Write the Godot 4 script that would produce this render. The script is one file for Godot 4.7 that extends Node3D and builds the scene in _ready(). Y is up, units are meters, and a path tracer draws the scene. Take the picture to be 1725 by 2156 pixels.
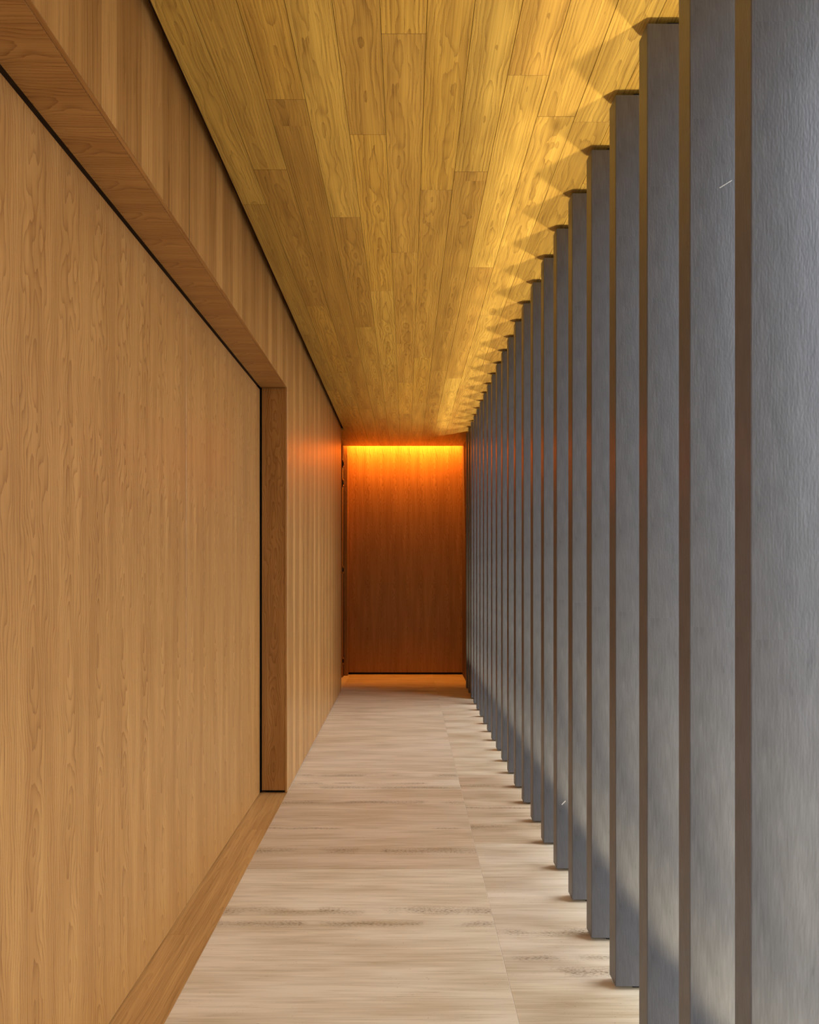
extends Node3D
# A timber-lined corridor beside a screen of dark fins. Depth d along the corridor is z = -d; x to the right; metres.

const CEIL := 2.67          # underside of the ceiling boards
const WALL_X := -0.665      # face of the left wall
const DOOR_X := -0.815      # face of the recessed door
const FIN_X := 0.62         # corridor side of the fins
const FIN_W := 0.26
const FIN_T := 0.062
const PITCH := 0.265
const FIRST := 1.227        # depth of the near face of the first fin in view
const LAST_K := 22
const FAR := 8.05           # end wall

var M := {}
var T := {}
var rng := RandomNumberGenerator.new()

# ---------------------------------------------------------------- textures
func soft_noise(sd: int, w: int, h: int, cx: float, cy: float, octaves := 3) -> PackedFloat32Array:
	# smooth noise with about cx by cy cells over the picture, 0..1
	var n := FastNoiseLite.new()
	n.seed = sd
	n.noise_type = FastNoiseLite.TYPE_SIMPLEX_SMOOTH
	n.fractal_type = FastNoiseLite.FRACTAL_FBM
	n.fractal_octaves = octaves
	n.frequency = maxf(1.0 / 8.0, maxf(cx / w, cy / h))
	var nw := clampi(int(cx / n.frequency), 4, w)
	var nh := clampi(int(cy / n.frequency), 4, h)
	var im := n.get_image(nw, nh)
	im.convert(Image.FORMAT_RF)
	im.resize(w, h, Image.INTERPOLATE_CUBIC)
	return im.get_data().to_float32_array()

func tex(data: PackedByteArray, w: int, h: int, fmt: int) -> ImageTexture:
	return ImageTexture.create_from_image(Image.create_from_data(w, h, false, fmt, data))

# Oak: strips side by side, each a flat-sawn cut through growth rings; returns [colour, relief]
func oak(w: int, h: int, strips: int, strip_w: float, len_m: float, sd: int, light: Color, dark: Color, slip: bool, vary: float, wild: float, lines: float) -> Array:
	var pores := soft_noise(sd + 1, w, h, w / 2.5, h / 110.0, 2)
	var fine := soft_noise(sd + 2, w, h, w / 6.0, 5.0, 3)
	var sway := soft_noise(sd + 3, w, h, strips * 1.5, 9.0, 3)
	var jag := soft_noise(sd + 4, w, h, strips * 7.0, 22.0, 3)
	var tone := soft_noise(sd + 5, w, h, strips * 2.0, 3.0, 2)
	var col := PackedByteArray()
	col.resize(w * h * 3)
	var rel := PackedByteArray()
	rel.resize(w * h)
	var r := RandomNumberGenerator.new()
	r.seed = sd
	var sw := w / strips
	var cen := []
	var h0 := []
	var slope := []
	var freq := []
	var bright := []
	var amp := []
	for s in strips:
		if slip and s > 0:
			cen.append(cen[0]); h0.append(h0[0]); slope.append(slope[0]); freq.append(freq[0]); amp.append(amp[0])
			bright.append(r.randf_range(-0.5, 0.5) * vary)
			continue
		cen.append(r.randf_range(0.3, 0.7) * strip_w)
		h0.append(r.randf_range(0.01, 0.035))
		slope.append(r.randf_range(0.006, 0.02) * (1 if r.randf() < 0.5 else -1))
		freq.append(r.randf_range(75.0, 125.0) * (1.45 if slip else 1.0))
		amp.append(r.randf_range(0.55, 1.0))
		bright.append(r.randf_range(-1.0, 1.0) * vary)
	for y in h:
		var ly := float(y) / h * len_m
		for s in strips:
			var hh: float = h0[s] + slope[s] * ly
			var c: float = cen[s]
			var f: float = freq[s]
			var b: float = bright[s]
			var a: float = amp[s]
			var x0 := s * sw
			for xi in sw:
				var i := y * w + x0 + xi
				var src := (y * w + xi) if slip else i
				var dx := float(xi) / sw * strip_w - c
				var hs := hh + (sway[src] - 0.5) * 0.03 * wild
				var rho := sqrt(dx * dx + hs * hs) * f + ((jag[src] - 0.5) * 0.7 + (sway[src] - 0.5) * 2.0) * wild
				var g := rho - floorf(rho)
				g = g * g * g
				var p := maxf(0.0, pores[i] - 0.52) * 1.6
				var v := 0.20 + b + (tone[i] - 0.5) * 0.30 + g * lines * a + p * (0.05 + g) * 0.8 + (fine[i] - 0.5) * 0.40
				v = clampf(v, 0.0, 1.0)
				col[i * 3] = int(lerpf(light.r, dark.r, v) * 255.0)
				col[i * 3 + 1] = int(lerpf(light.g, dark.g, v) * 255.0)
				col[i * 3 + 2] = int(lerpf(light.b, dark.b, v) * 255.0)
				rel[i] = int(clampf(0.85 - g * 0.55 * a - p * 0.5 - (fine[i] - 0.5) * 0.15, 0.0, 1.0) * 255.0)
	return [tex(col, w, h, Image.FORMAT_RGB8), tex(rel, w, h, Image.FORMAT_L8)]

# Vein-cut travertine, veins along u; a slab has bands of open pits at the given places
func travertine(w: int, h: int, sd: int, bands: Array) -> Array:
	var vein := soft_noise(sd, w, h, 3.0, 40.0, 4)
	var wide := soft_noise(sd + 1, w, h, 1.2, 7.0, 3)
	var hair := soft_noise(sd + 2, w, h, 3.0, 150.0, 3)
	var cloud := soft_noise(sd + 3, w, h, 4.0, 4.0, 3)
	var pit := soft_noise(sd + 4, w, h, 60.0, 190.0, 2)
	var along := soft_noise(sd + 5, w, h, 4.0, 6.0, 2)
	var col := PackedByteArray()
	col.resize(w * h * 3)
	var rel := PackedByteArray()
	rel.resize(w * h)
	for y in h:
		var fy := float(y) / h
		for x in w:
			var i := y * w + x
			var yy := fy + (cloud[i] - 0.5) * 0.012
			var v := (wide[i] - 0.5) * 0.7 + (vein[i] - 0.5) * 0.5 + (hair[i] - 0.5) * 0.45
			var line := maxf(0.0, 1.0 - absf(hair[i] - 0.62) * 24.0) * maxf(0.0, vein[i] - 0.42) * 2.2
			var open := 0.0
			var stain := 0.0
			for b in bands:
				var e := clampf(1.0 - absf(yy - b[0]) / b[1], 0.0, 1.0)
				e *= clampf((along[i] - 0.3) * 3.0, 0.0, 1.0)
				stain = maxf(stain, e * (0.3 + 0.5 * cloud[i]))
				open = maxf(open, e * clampf((pit[i] - 0.56) * 6.0, 0.0, 1.0))
			if pit[i] > 0.88 and cloud[i] > 0.62:
				open = maxf(open, 0.7)
			v = clampf(0.30 + v + line * 0.5, 0.0, 1.0)
			var r := lerpf(0.91, 0.75, v)
			var g := lerpf(0.865, 0.675, v)
			var bl := lerpf(0.775, 0.545, v)
			var k := 1.0 - 0.16 * stain - 0.30 * open
			col[i * 3] = int(clampf(r * k, 0.0, 1.0) * 255.0)
			col[i * 3 + 1] = int(clampf(g * (k - 0.02 * stain - 0.05 * open), 0.0, 1.0) * 255.0)
			col[i * 3 + 2] = int(clampf(bl * (k - 0.05 * stain - 0.10 * open), 0.0, 1.0) * 255.0)
			rel[i] = int(clampf(0.9 - open * 0.8 - line * 0.15, 0.0, 1.0) * 255.0)
	return [tex(col, w, h, Image.FORMAT_RGB8), tex(rel, w, h, Image.FORMAT_L8)]

# Dark stained grain for the fins
func dark_grain(w: int, h: int, sd: int) -> Array:
	var a := soft_noise(sd, w, h, w / 5.0, 14.0, 3)
	var b := soft_noise(sd + 1, w, h, 12.0, 8.0, 3)
	var c := soft_noise(sd + 2, w, h, w / 5.0, h / 14.0, 2)
	var col := PackedByteArray()
	col.resize(w * h)
	var rel := PackedByteArray()
	rel.resize(w * h)
	for i in w * h:
		var smudge := maxf(0.0, 0.16 - b[i]) * 1.2
		col[i] = int(clampf(0.86 + (a[i] - 0.5) * 0.13 + (b[i] - 0.5) * 0.08 - smudge, 0.0, 1.0) * 255.0)
		rel[i] = int(clampf(0.5 + (a[i] - 0.5) * 0.5 + (c[i] - 0.5) * 0.7, 0.0, 1.0) * 255.0)
	return [tex(col, w, h, Image.FORMAT_L8), tex(rel, w, h, Image.FORMAT_L8)]

func mat(c: Color, rough: float, t = null, relief := 0.0, spec := 0.5) -> StandardMaterial3D:
	var m := StandardMaterial3D.new()
	m.albedo_color = c
	m.roughness = rough
	m.metallic_specular = spec
	if t:
		m.albedo_texture = t[0]
		if relief > 0.0:
			m.heightmap_enabled = true
			m.heightmap_texture = t[1]
			m.heightmap_scale = relief
	return m

# ---------------------------------------------------------------- meshes
# A chamfered box from a to b. grain: axis along the grain. UV = (across, along) * scale + shift
func block(a: Vector3, b: Vector3, ch := 0.0, grain := 1, us := Vector2.ONE, shift := Vector2.ZERO) -> ArrayMesh:
	var st := SurfaceTool.new()
	st.begin(Mesh.PRIMITIVE_TRIANGLES)
	var mid := (a + b) * 0.5
	var hf := (b - a) * 0.5
	ch = minf(ch, minf(hf.x, minf(hf.y, hf.z)) * 0.8)
	for ax in 3:
		var u := (ax + 1) % 3
		var v := (ax + 2) % 3
		for sg in [-1.0, 1.0]:
			var pts := []
			for q in [[-1, -1], [1, -1], [1, 1], [-1, 1]]:
				var p := Vector3.ZERO
				p[ax] = hf[ax] * sg
				p[u] = (hf[u] - ch) * q[0]
				p[v] = (hf[v] - ch) * q[1]
				pts.append(p)
			var n := Vector3.ZERO
			n[ax] = sg
			face(st, pts, n, mid, a, ax, grain, us, shift)
	if ch > 0.0:
		for ax in 3:
			var u := (ax + 1) % 3
			var v := (ax + 2) % 3
			for su in [-1.0, 1.0]:
				for sv in [-1.0, 1.0]:
					var p0 := Vector3.ZERO
					p0[u] = hf[u] * su; p0[v] = (hf[v] - ch) * sv; p0[ax] = -(hf[ax] - ch)
					var p1 := p0; p1[ax] = hf[ax] - ch
					var p3 := Vector3.ZERO
					p3[u] = (hf[u] - ch) * su; p3[v] = hf[v] * sv; p3[ax] = -(hf[ax] - ch)
					var p2 := p3; p2[ax] = hf[ax] - ch
					var n := Vector3.ZERO
					n[u] = su; n[v] = sv
					face(st, [p0, p1, p2, p3], n.normalized(), mid, a, u, grain, us, shift)
		for sx in [-1.0, 1.0]:
			for sy in [-1.0, 1.0]:
				for sz in [-1.0, 1.0]:
					var pts := [Vector3(hf.x * sx, (hf.y - ch) * sy, (hf.z - ch) * sz), Vector3((hf.x - ch) * sx, hf.y * sy, (hf.z - ch) * sz), Vector3((hf.x - ch) * sx, (hf.y - ch) * sy, hf.z * sz)]
					face(st, pts, Vector3(sx, sy, sz).normalized(), mid, a, 0, grain, us, shift)
	st.index()
	st.generate_tangents()
	return st.commit()

func face(st: SurfaceTool, pts: Array, n: Vector3, mid: Vector3, a: Vector3, ax: int, grain: int, us: Vector2, shift: Vector2) -> void:
	if (pts[1] - pts[0]).cross(pts[2] - pts[0]).dot(n) > 0.0:
		pts.reverse()
	var along := grain
	if ax == grain:
		along = (grain + 1) % 3
	var across := 3 - ax - along
	for t in range(1, pts.size() - 1):
		for p in [pts[0], pts[t], pts[t + 1]]:
			var w: Vector3 = p + mid
			st.set_normal(n)
			st.set_uv(Vector2((w[across] - a[across]) * us.x + shift.x, (w[along] - a[along]) * us.y + shift.y))
			st.add_vertex(w)

# A turned shape: profile of (radius, height) about y
func turned(profile: Array, seg := 20) -> ArrayMesh:
	var st := SurfaceTool.new()
	st.begin(Mesh.PRIMITIVE_TRIANGLES)
	for i in profile.size() - 1:
		var p: Vector2 = profile[i]
		var q: Vector2 = profile[i + 1]
		for s in seg:
			var t0 := TAU * s / seg
			var t1 := TAU * (s + 1) / seg
			var v := [Vector3(cos(t0) * p.x, p.y, sin(t0) * p.x), Vector3(cos(t1) * p.x, p.y, sin(t1) * p.x), Vector3(cos(t1) * q.x, q.y, sin(t1) * q.x), Vector3(cos(t0) * q.x, q.y, sin(t0) * q.x)]
			var tris := [[0, 1, 2], [0, 2, 3]]
			for tr in tris:
				if (v[tr[1]] - v[tr[0]]).cross(v[tr[2]] - v[tr[0]]).length() < 1e-12:
					continue
				for k in tr:
					st.set_uv(Vector2.ZERO)
					st.add_vertex(v[k])
	st.index()
	st.generate_normals()
	return st.commit()

func part(called: String, m: Mesh, material: Material, parent: Node3D, at := Vector3.ZERO) -> MeshInstance3D:
	var o := MeshInstance3D.new()
	o.name = called
	o.mesh = m
	o.material_override = material
	o.position = at
	parent.add_child(o, true)
	return o

func structure(called: String, label: String, category: String) -> Node3D:
	var o := Node3D.new()
	o.name = called
	add_child(o, true)
	o.set_meta("kind", "structure")
	o.set_meta("label", label)
	o.set_meta("category", category)
	return o

# box given by x, y and depth ranges
func slab(called: String, parent: Node3D, material: Material, x0: float, x1: float, y0: float, y1: float, d0: float, d1: float, ch := 0.0, grain := 1, us := Vector2.ONE, shift := Vector2.ZERO) -> MeshInstance3D:
	return part(called, block(Vector3(x0, y0, -d1), Vector3(x1, y1, -d0), ch, grain, us, shift), material, parent)

# ---------------------------------------------------------------- scene
func _ready() -> void:
	rng.seed = 7
	view_and_light()
	materials()
	floor_and_ground()
	ceiling_boards()
	left_wall_and_door()
	end_of_corridor()
	other_walls()
	fins_and_uplights()

func view_and_light() -> void:
	var cam := Camera3D.new()
	cam.name = "camera"
	add_child(cam)
	cam.position = Vector3(0, 1.25, 0)
	var f := 1437.0
	var near := 0.05
	cam.projection = Camera3D.PROJECTION_FRUSTUM
	cam.near = near
	cam.far = 200.0
	cam.size = 2156.0 / f * near
	cam.frustum_offset = Vector2((862.5 - 856.0) / f * near, (1197.0 - 1078.0) / f * near)
	cam.current = true
	var we := WorldEnvironment.new()
	we.name = "environment"
	var e := Environment.new()
	e.background_mode = Environment.BG_SKY
	var sky := Sky.new()
	var ps := ProceduralSkyMaterial.new()
	ps.sky_top_color = Color(0.85, 0.88, 0.93)
	ps.sky_horizon_color = Color(0.93, 0.94, 0.96)
	ps.sky_curve = 0.3
	ps.ground_horizon_color = Color(0.5, 0.48, 0.45)
	ps.ground_bottom_color = Color(0.4, 0.38, 0.35)
	ps.sky_energy_multiplier = 1.0
	ps.ground_energy_multiplier = 1.0
	sky.sky_material = ps
	e.sky = sky
	e.background_energy_multiplier = 8.2
	e.tonemap_mode = Environment.TONE_MAPPER_LINEAR
	e.tonemap_exposure = 1.0
	e.sdfgi_enabled = true
	e.ssao_enabled = true
	e.ssil_enabled = true
	we.environment = e
	add_child(we)

func materials() -> void:
	T.veneer = oak(1024, 1536, 4, 0.157, 2.7, 11, Color(0.86, 0.68, 0.45), Color(0.56, 0.37, 0.18), true, 0.10, 0.75, 0.50)
	T.board = oak(1024, 1536, 8, 0.1195, 2.4, 41, Color(0.87, 0.72, 0.41), Color(0.48, 0.34, 0.13), false, 0.09, 0.42, 0.34)
	T.striped = oak(1024, 1024, 12, 0.075, 2.86, 23, Color(0.86, 0.68, 0.45), Color(0.54, 0.36, 0.18), false, 0.26, 0.22, 0.28)
	T.plain = oak(512, 1024, 4, 0.08, 2.4, 61, Color(0.84, 0.68, 0.45), Color(0.52, 0.36, 0.18), false, 0.05, 0.3, 0.16)
	T.stone_a = travertine(1024, 1024, 71, [[0.33, 0.035], [0.42, 0.025]])
	T.stone_b = travertine(1024, 1024, 91, [[0.72, 0.035], [0.87, 0.02], [0.94, 0.03]])
	T.stone_c = travertine(1024, 1024, 131, [])
	T.stone_d = travertine(1024, 1024, 171, [[0.2, 0.03], [0.55, 0.015], [0.8, 0.04]])
	T.fin = dark_grain(512, 1024, 151)
	M.veneer = mat(Color(0.875, 0.84, 0.75), 0.42, T.veneer, 0.03)
	M.striped = mat(Color(0.875, 0.84, 0.75), 0.38, T.striped, 0.02)
	M.boards = []
	for c in [Color(1, 1, 0.86), Color(0.95, 0.94, 0.80), Color(1.0, 0.98, 0.80), Color(0.92, 0.89, 0.75)]:
		M.boards.append(mat(c, 0.48, T.board, 0.06))
	M.floor_board = mat(Color(0.96, 0.92, 0.84), 0.5, T.plain, 0.02)
	M.stones = [mat(Color(1, 0.985, 0.95), 0.5, T.stone_a, 0.05), mat(Color(0.99, 0.975, 0.95), 0.5, T.stone_b, 0.05), mat(Color(1, 0.985, 0.95), 0.5, T.stone_c, 0.05), mat(Color(0.93, 0.885, 0.83), 0.5, T.stone_d, 0.05)]
	M.grout = mat(Color(0.88, 0.84, 0.77), 0.9)
	M.fin = mat(Color(0.42, 0.42, 0.43), 0.40, T.fin, 0.03)
	M.black = mat(Color(0.03, 0.03, 0.03), 0.7)
	M.core = mat(Color(0.35, 0.25, 0.16), 0.8)
	M.plaster = mat(Color(0.62, 0.60, 0.57), 0.9)
	M.paving = mat(Color(0.60, 0.58, 0.55), 0.9)
	M.brass = mat(Color(0.80, 0.62, 0.38), 0.3)
	M.brass.metallic = 1.0
	M.scratch = mat(Color(0.72, 0.72, 0.70), 0.6)
	M.steel = mat(Color(0.55, 0.55, 0.55), 0.35)
	M.steel.metallic = 1.0
	M.glass = mat(Color(0.95, 0.97, 0.97, 0.08), 0.02)
	M.glass.transparency = BaseMaterial3D.TRANSPARENCY_ALPHA
	M.lens = mat(Color(0.9, 0.85, 0.75), 0.3)
	M.lens.emission_enabled = true
	M.lens.emission = Color(1.0, 0.925, 0.76)
	M.lens.emission_energy_multiplier = 2.0
	M.led = mat(Color(1.0, 0.7, 0.4), 0.5)
	M.led.emission_enabled = true
	M.led.emission = Color(1.0, 0.58, 0.19)
	M.led.emission_energy_multiplier = 4.0

func floor_and_ground() -> void:
	var fl := structure("floor", "pale vein-cut travertine floor with an oak strip along the door", "floor")
	slab("floor_bed", fl, M.grout, -1.2, 1.25, -0.20, -0.0007, -3.2, 8.3)
	# travertine: wide slabs on the left of the long joint, narrower ones on the right, running out under the fins
	var left_cuts := [-3.0]
	var d := 1.82 - 4 * 1.02
	while d < 8.0:
		if d > -2.9:
			left_cuts.append(d)
		d += 1.02
	left_cuts.append(8.10)
	var right_cuts := [-3.0]
	d = 2.06 - 4 * 1.04
	while d < 8.0:
		if d > -2.9:
			right_cuts.append(d)
		d += 1.04
	right_cuts.append(8.10)
	for i in left_cuts.size() - 1:
		var d0: float = left_cuts[i]
		var d1: float = left_cuts[i + 1]
		var look := 2
		if d0 < 1.0 and d1 > 1.5:
			look = 2
		elif d0 > 1.5 and d0 < 2.0:
			look = 0
		elif d0 > 2.5 and d0 < 3.0:
			look = 3
		elif i % 3 == 1:
			look = 1
		stone(fl, M.stones[look], WALL_X + 0.0005, 0.3094, d0, d1, rng.randi_range(0, 3) if look == 2 else 0)
	for i in right_cuts.size() - 1:
		var d0: float = right_cuts[i]
		var d1: float = right_cuts[i + 1]
		var look := 1 if (d0 > 2.0 and d0 < 2.1) else (3 if d0 > 3.0 and d0 < 3.2 else 2)
		stone(fl, M.stones[look], 0.3106, 1.24, d0, d1, rng.randi_range(0, 3) if look == 2 else 0)
	# oak strip in the door recess, two rows of boards
	var x_mid := -0.742
	for row in 2:
		var x0 := DOOR_X - 0.03 if row == 0 else x_mid + 0.00015
		var x1 := x_mid - 0.00015 if row == 0 else WALL_X - 0.0005
		var cuts := [0.2, 2.33, 3.84] if row == 0 else [0.2, 1.45, 3.27, 3.84]
		for i in cuts.size() - 1:
			slab("floor_board", fl, M.floor_board, x0, x1, -0.018, 0.0, cuts[i] + 0.00015, cuts[i + 1] - 0.00015, 0.0004, 2, Vector2(1.0 / 0.42, 1.0 / 2.4), Vector2(rng.randi_range(0, 3) / 4.0, rng.randf() * 0.1))
	# ground outside
	var gr := structure("terrace", "grey paving outside the fins", "ground")
	slab("terrace_bed", gr, M.paving, 1.25, 30.0, -0.3, -0.01, -25.0, 35.0)
	slab("terrace_bed", gr, M.paving, -30.0, -1.2, -0.3, -0.01, -25.0, 35.0)

func stone(fl: Node3D, m: Material, x0: float, x1: float, d0: float, d1: float, flip: int) -> void:
	# veins run across the corridor (x); slabs cut from one block are turned end for end
	var fx := 1.0 if flip % 2 == 0 else -1.0
	var fz := 1.0 if flip < 2 else -1.0
	slab("stone_tile", fl, m, x0, x1, -0.02, 0.0, d0 + 0.0006, d1 - 0.0006, 0.0006, 2, Vector2(fx / 1.02, fz / 1.045), Vector2(0.0 if fx > 0.0 else 1.0, 0.0 if fz > 0.0 else 1.0))

func ceiling_boards() -> void:
	var ce := structure("ceiling", "oak board ceiling with staggered joints", "ceiling")
	slab("ceiling_backing", ce, M.core, -1.2, 1.25, 2.72, 2.95, -3.2, 7.91)
	slab("ceiling_batten", ce, M.core, -0.60, 1.20, CEIL + 0.0165, 2.72, -3.0, 7.90)
	slab("cove_lid", ce, M.core, -1.2, 1.25, 2.85, 2.95, 7.91, 8.3)
	# known board ends, by column, as depths; the rest are staggered at random
	var known := {
		-5: [2.663, 4.15], -4: [2.431, 3.69, 4.95], -3: [2.066, 4.59], -2: [2.76, 4.016, 5.285], -1: [2.234, 3.493, 4.755],
		0: [1.813, 3.068, 4.313], 1: [2.56, 4.6], 2: [2.443, 4.9], 3: [1.965, 3.218, 5.1]}
	for n in range(-5, 10):
		var x0 := -0.067 + 0.1195 * n
		var x1 := x0 + 0.1195
		if n == -5:
			x0 = WALL_X + 0.024
		var cuts: Array = known.get(n, [1.2 + rng.randf() * 1.5, 3.6 + rng.randf() * 0.8]).duplicate()
		while cuts[0] > -2.2:
			cuts.push_front(cuts[0] - rng.randf_range(1.3, 2.2))
		while cuts[-1] < 7.2:
			cuts.append(cuts[-1] + rng.randf_range(0.9, 1.9))
		cuts[0] = -3.0
		cuts[-1] = 7.905
		for i in cuts.size() - 1:
			var drop := rng.randf_range(0.0, 0.0006)
			var strip := rng.randi_range(0, 7)
			slab("ceiling_board", ce, M.boards[rng.randi_range(0, 3)], x0 + 0.0006, x1 - 0.0006, CEIL - drop, CEIL + 0.0165, cuts[i] + 0.0006, cuts[i + 1] - 0.0006, 0.0009, 2, Vector2(1.0 / 0.956, 1.0 / 2.4), Vector2(strip / 8.0, rng.randf() * maxf(0.0, 1.0 - (cuts[i + 1] - cuts[i]) / 2.4)))
	# past the end of the left wall the boards run on to the side
	for n in 3:
		var x1 := WALL_X + 0.024 - 0.1195 * n
		slab("ceiling_board", ce, M.boards[n], x1 - 0.1189, x1 - 0.0006, CEIL, CEIL + 0.0165, 6.972, 7.905, 0.0009, 2, Vector2(1.0 / 0.956, 1.0 / 2.4), Vector2(n / 8.0, 0.2))

func left_wall_and_door() -> void:
	var us := Vector2(1.0 / 0.628, 1.0 / 2.86)
	var wl := structure("wall_left", "oak veneered left wall with a deep door recess", "wall")
	var head := 2.257
	slab("header_core", wl, M.core, -1.0, WALL_X - 0.0125, head + 0.012, 2.72, 0.2, 3.80)
	slab("fascia_panel", wl, M.striped, WALL_X - 0.012, WALL_X, head, 2.715, 0.2, 3.798, 0.001, 1, Vector2(1.0 / 0.9, 1.0 / 2.86), Vector2(0.1, 0.0))
	slab("soffit_panel", wl, M.veneer, DOOR_X + 0.003, WALL_X - 0.0125, head, head + 0.0115, 0.2, 3.80, 0.0008, 0, us, Vector2(0.2, 0.3))
	slab("jamb_panel", wl, M.veneer, DOOR_X + 0.009, WALL_X - 0.0125, 0.014, head - 0.001, 3.802, 3.818, 0.001, 1, us * Vector2(1, 1), Vector2(0.55, 0.1))
	slab("jamb_plinth", wl, M.black, DOOR_X + 0.03, WALL_X - 0.013, 0.0, 0.014, 3.815, 3.84)
	slab("wall_panel", wl, M.striped, WALL_X - 0.012, WALL_X, 0.004, 2.715, 3.801, 6.97, 0.001, 1, Vector2(1.0 / 0.9, 1.0 / 2.86), Vector2(0.37, 0.0))
	slab("wall_core", wl, M.core, -1.0, WALL_X - 0.0125, 0.0, 2.72, 3.845, 6.965)
	slab("door_seal", wl, M.black, -0.95, DOOR_X + 0.002, 0.0, 2.40, 3.806, 3.845)
	slab("door_seal", wl, M.black, -0.90, -0.862, 0.0, 2.268, 0.2, 3.81)
	# nearer than the door, outside the frame: a window whose daylight falls on the corridor side of the fins
	for r in [[-3.0, -2.3, 0.004, 2.715], [0.10, 0.198, 0.004, 2.715], [-2.3, 0.10, 2.35, 2.715]]:
		slab("wall_panel", wl, M.veneer, WALL_X - 0.012, WALL_X, r[2], r[3], r[0], r[1], 0.001, 1, us)
		slab("wall_core", wl, M.core, -0.76, WALL_X - 0.0125, 0.0 if r[2] < 0.1 else r[2], 2.72, r[0], r[1])
	var wi := structure("window_1", "tall window in the left wall beside the camera", "window")
	for r in [[-2.3, 0.10, 0.0, 0.05], [-2.3, 0.10, 2.30, 2.35], [-2.3, -2.25, 0.05, 2.30], [0.05, 0.10, 0.05, 2.30]]:
		slab("window_frame", wi, M.fin, -0.745, -0.685, r[2], r[3], r[0], r[1], 0.002)
	slab("pane", wi, M.glass, -0.718, -0.712, 0.05, 2.30, -2.25, 0.05)
	slab("reveal_lining", wl, M.core, -1.0, WALL_X - 0.001, 2.715, 2.72, -3.0, 6.97)
	var dr := structure("door_1", "tall flush oak veneered door set back in the left wall", "door")
	slab("door_panel", dr, M.veneer, DOOR_X - 0.045, DOOR_X, 0.003, head - 0.011, 2.5265, 3.792, 0.0015, 1, us, Vector2(0.5, 0.05))
	slab("door_panel", dr, M.veneer, DOOR_X - 0.045, DOOR_X, 0.003, head - 0.011, 0.21, 2.5235, 0.0015, 1, us, Vector2(0.02, 0.05))

func end_of_corridor() -> void:
	var us := Vector2(1.0 / 0.628, 1.0 / 2.86)
	var wf := structure("wall_far", "oak veneered end wall washed by a hidden orange light", "wall")
	slab("end_panel", wf, M.veneer, -0.682, 0.70, 0.025, 2.85, FAR, FAR + 0.02, 0.001, 1, us, Vector2(0.3, 0.0))
	slab("end_core", wf, M.black, -1.2, 1.25, -0.0, 2.95, FAR + 0.021, FAR + 0.25)
	slab("niche_side", wf, M.core, -1.2, -1.0, 0.0, 2.85, 6.97, FAR + 0.02)
	slab("niche_return", wf, M.core, -1.0, -0.80, 0.0, 2.85, 7.90, FAR + 0.02)
	# half-open side door: its edge and the frame with hinges
	var dr := structure("door_2", "dark oak side door edge with brass hinges at the corridor end", "door")
	slab("door_leaf", dr, M.veneer, -0.790, -0.732, 0.01, 2.80, 7.83, 7.895, 0.002, 1, us)
	slab("door_frame", dr, M.veneer, -0.731, -0.684, 0.0, 2.80, 7.96, FAR - 0.001, 0.002, 1, us, Vector2(0.4, 0.0))
	slab("door_stop", dr, M.black, -0.799, -0.731, 0.0, 2.80, 7.90, FAR - 0.002)
	for y in [2.45, 2.23, 1.235, 0.19]:
		var hg := Node3D.new()
		hg.name = "hinge"
		dr.add_child(hg, true)
		hg.position = Vector3(-0.727, y, -7.832)
		part("knuckle", turned([Vector2(0, 0.022), Vector2(0.009, 0.020), Vector2(0.009, 0.002), Vector2(0, 0.002)], 12), M.brass, hg, Vector3(0, 0.02, 0))
		part("knuckle", turned([Vector2(0, -0.002), Vector2(0.009, -0.002), Vector2(0.009, -0.020), Vector2(0, -0.022)], 12), M.brass, hg, Vector3(0, -0.02, 0))
		part("hinge_pin", turned([Vector2(0, 0.022), Vector2(0.007, 0.022), Vector2(0.007, -0.022), Vector2(0, -0.022)], 12), M.black, hg)
	# light strip hidden in the slot above the end wall
	var led := Node3D.new()
	led.name = "light_strip"
	add_child(led)
	led.position = Vector3(-0.05, 2.80, -7.935)
	led.set_meta("label", "hidden orange light strip in the ceiling slot above the end wall")
	led.set_meta("category", "light")
	part("profile", block(Vector3(-0.72, 0.012, -0.02), Vector3(0.72, 0.03, 0.02), 0.001), M.steel, led)
	part("diffuser", block(Vector3(-0.71, 0.006, -0.012), Vector3(0.71, 0.012, 0.012), 0.001), M.led, led)
	var al := AreaLight3D.new()
	al.name = "strip_glow"
	led.add_child(al)
	al.area_size = Vector2(1.42, 0.024)
	al.light_color = Color(1.0, 0.58, 0.19)
	al.light_energy = 4.6
	al.area_range = 12.0
	al.shadow_enabled = true
	al.rotation = Vector3(-PI / 2, 0, 0)
	al.position = Vector3(0, 0.003, 0)

func other_walls() -> void:
	var us := Vector2(1.0 / 0.628, 1.0 / 2.86)
	var wr := structure("wall_right", "dark wall closing the last bays behind the fins", "wall")
	slab("bay_wall", wr, M.core, 0.92, 1.25, 0.0, 2.72, 6.45, 8.10)
	slab("end_wall_block", wr, M.core, 0.66, 0.92, 0.0, 2.72, 7.16, 8.049)
	slab("return_wall", wr, M.plaster, 0.82, 2.2, 0.0, 2.72, -0.85, -0.60)
	slab("near_wall", wr, M.veneer, 0.64, 0.80, 0.0, 2.70, -3.2, -0.20, 0.0, 1, us)
	var wb := structure("wall_back", "oak veneered wall behind the camera", "wall")
	slab("back_panel", wb, M.veneer, -1.2, 1.25, 0.0, 2.72, -3.2, -3.01, 0.0, 1, us)

const ORDINAL := ["first", "second", "third", "fourth", "fifth", "sixth", "seventh", "eighth", "ninth", "tenth", "eleventh", "twelfth", "thirteenth", "fourteenth", "fifteenth", "sixteenth", "seventeenth", "eighteenth", "nineteenth", "twentieth", "twenty-first", "twenty-second", "twenty-third"]

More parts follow.
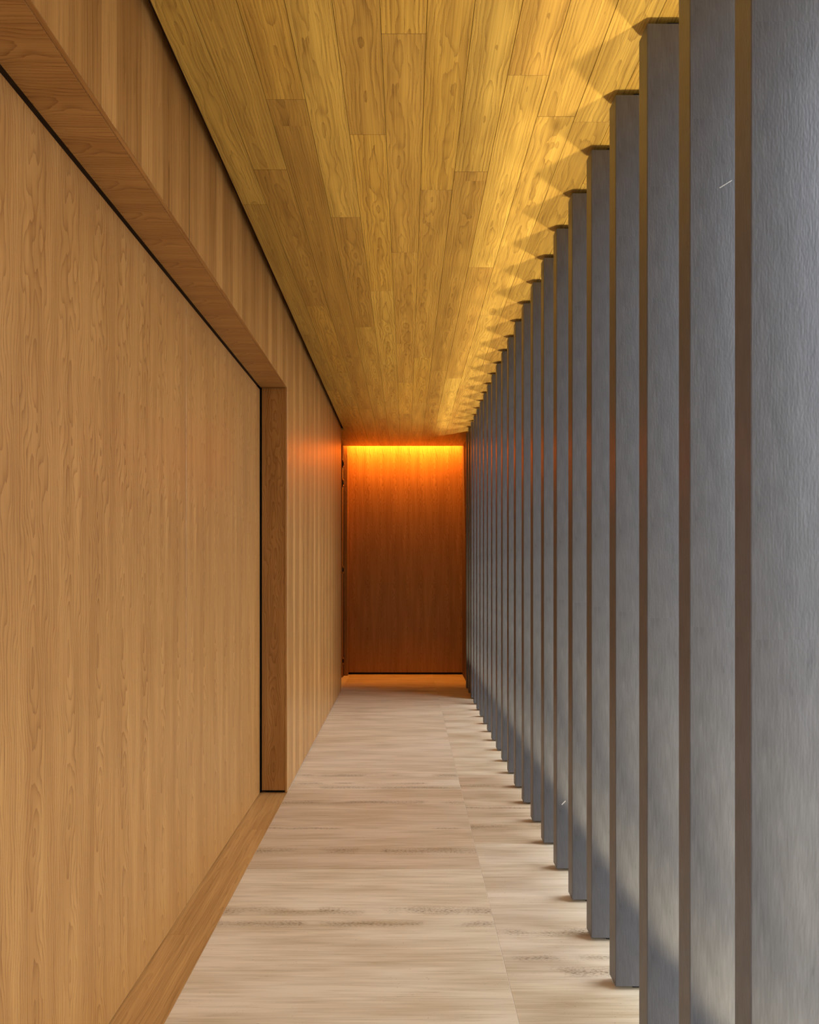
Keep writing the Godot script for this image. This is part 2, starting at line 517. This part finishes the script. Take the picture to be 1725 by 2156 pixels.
func fins_and_uplights() -> void:
	var proto := Node3D.new()
	proto.name = "screen_fin"
	# base at floor level, at the corridor-side near corner
	part("blade", block(Vector3(0, 0.011, -FIN_T), Vector3(FIN_W, CEIL - 0.016, 0), 0.0016, 1, Vector2(1.9, 0.9), Vector2.ZERO), M.fin, proto)
	part("foot", block(Vector3(0.055, 0.0, -FIN_T + 0.014), Vector3(FIN_W - 0.055, 0.011, -0.014)), M.black, proto)
	part("top_pin", block(Vector3(0.060, CEIL - 0.016, -FIN_T + 0.018), Vector3(FIN_W - 0.060, CEIL - 0.0007, -0.018)), M.black, proto)
	var lamp := Node3D.new()
	lamp.name = "floor_uplight"
	part("trim_ring", turned([Vector2(0.024, 0.0), Vector2(0.036, 0.0), Vector2(0.036, 0.002), Vector2(0.034, 0.004), Vector2(0.024, 0.004), Vector2(0.024, 0.0)], 24), M.steel, lamp)
	part("lens", turned([Vector2(0, 0.003), Vector2(0.0235, 0.003), Vector2(0.0235, 0.0005), Vector2(0, 0.0005)], 24), M.lens, lamp)
	for beam in [["beam", 12.0, 5.0], ["spill", 28.0, 1.0]]:
		var sp := SpotLight3D.new()
		sp.name = beam[0]
		sp.light_color = Color(1.0, 0.925, 0.76)
		sp.light_energy = beam[2]
		sp.light_size = 0.006
		sp.spot_angle = beam[1]
		sp.spot_angle_attenuation = 1.0
		sp.spot_range = 12.0
		sp.spot_attenuation = 2.0
		sp.shadow_enabled = true
		sp.rotation = Vector3(PI / 2, 0, 0)
		sp.position = Vector3(0, 0.018, 0)
		lamp.add_child(sp)
	for k in range(-5, LAST_K + 1):
		var f := proto.duplicate()
		f.name = "screen_fin" if k == -5 else "screen_fin_%03d" % (k + 5)
		add_child(f)
		f.position = Vector3(FIN_X, 0, -(FIRST + PITCH * k))
		f.set_meta("category", "fin")
		f.set_meta("group", "row of dark vertical fins along the corridor")
		if k < 0:
			f.set_meta("label", "dark grey vertical fin beyond the right edge of the photo")
		elif k == 0:
			f.set_meta("label", "nearest and widest dark grey vertical fin at the right edge of the photo")
		elif k == LAST_K:
			f.set_meta("label", "farthest nearly black vertical fin, touching the orange end wall")
		else:
			f.set_meta("label", "%s dark grey vertical fin counted from the right edge of the photo" % ORDINAL[k])
		if k == 1 or k == 6:
			# a light scratch across the near face
			var sc := part("scratch", block(Vector3(-0.016, -0.0008, -0.0003), Vector3(0.016, 0.0008, 0.0003)) if k == 1 else block(Vector3(-0.011, -0.002, -0.0003), Vector3(0.011, 0.002, 0.0003)), M.scratch, f, Vector3(0.078, 2.09, 0.0003) if k == 1 else Vector3(0.029, 0.283, 0.0003))
			sc.rotation.z = 0.55 if k == 1 else 0.8
		if k < LAST_K:
			var l := lamp.duplicate()
			l.name = "floor_uplight" if k == -5 else "floor_uplight_%03d" % (k + 5)
			add_child(l)
			l.position = Vector3(FIN_X + 0.105, 0, -(FIRST + PITCH * k + (PITCH + FIN_T) * 0.5))
			l.set_meta("label", "small round uplight set in the floor between two dark fins")
			l.set_meta("category", "light")
			l.set_meta("group", "uplights between the fins")
	proto.free()
	lamp.free()
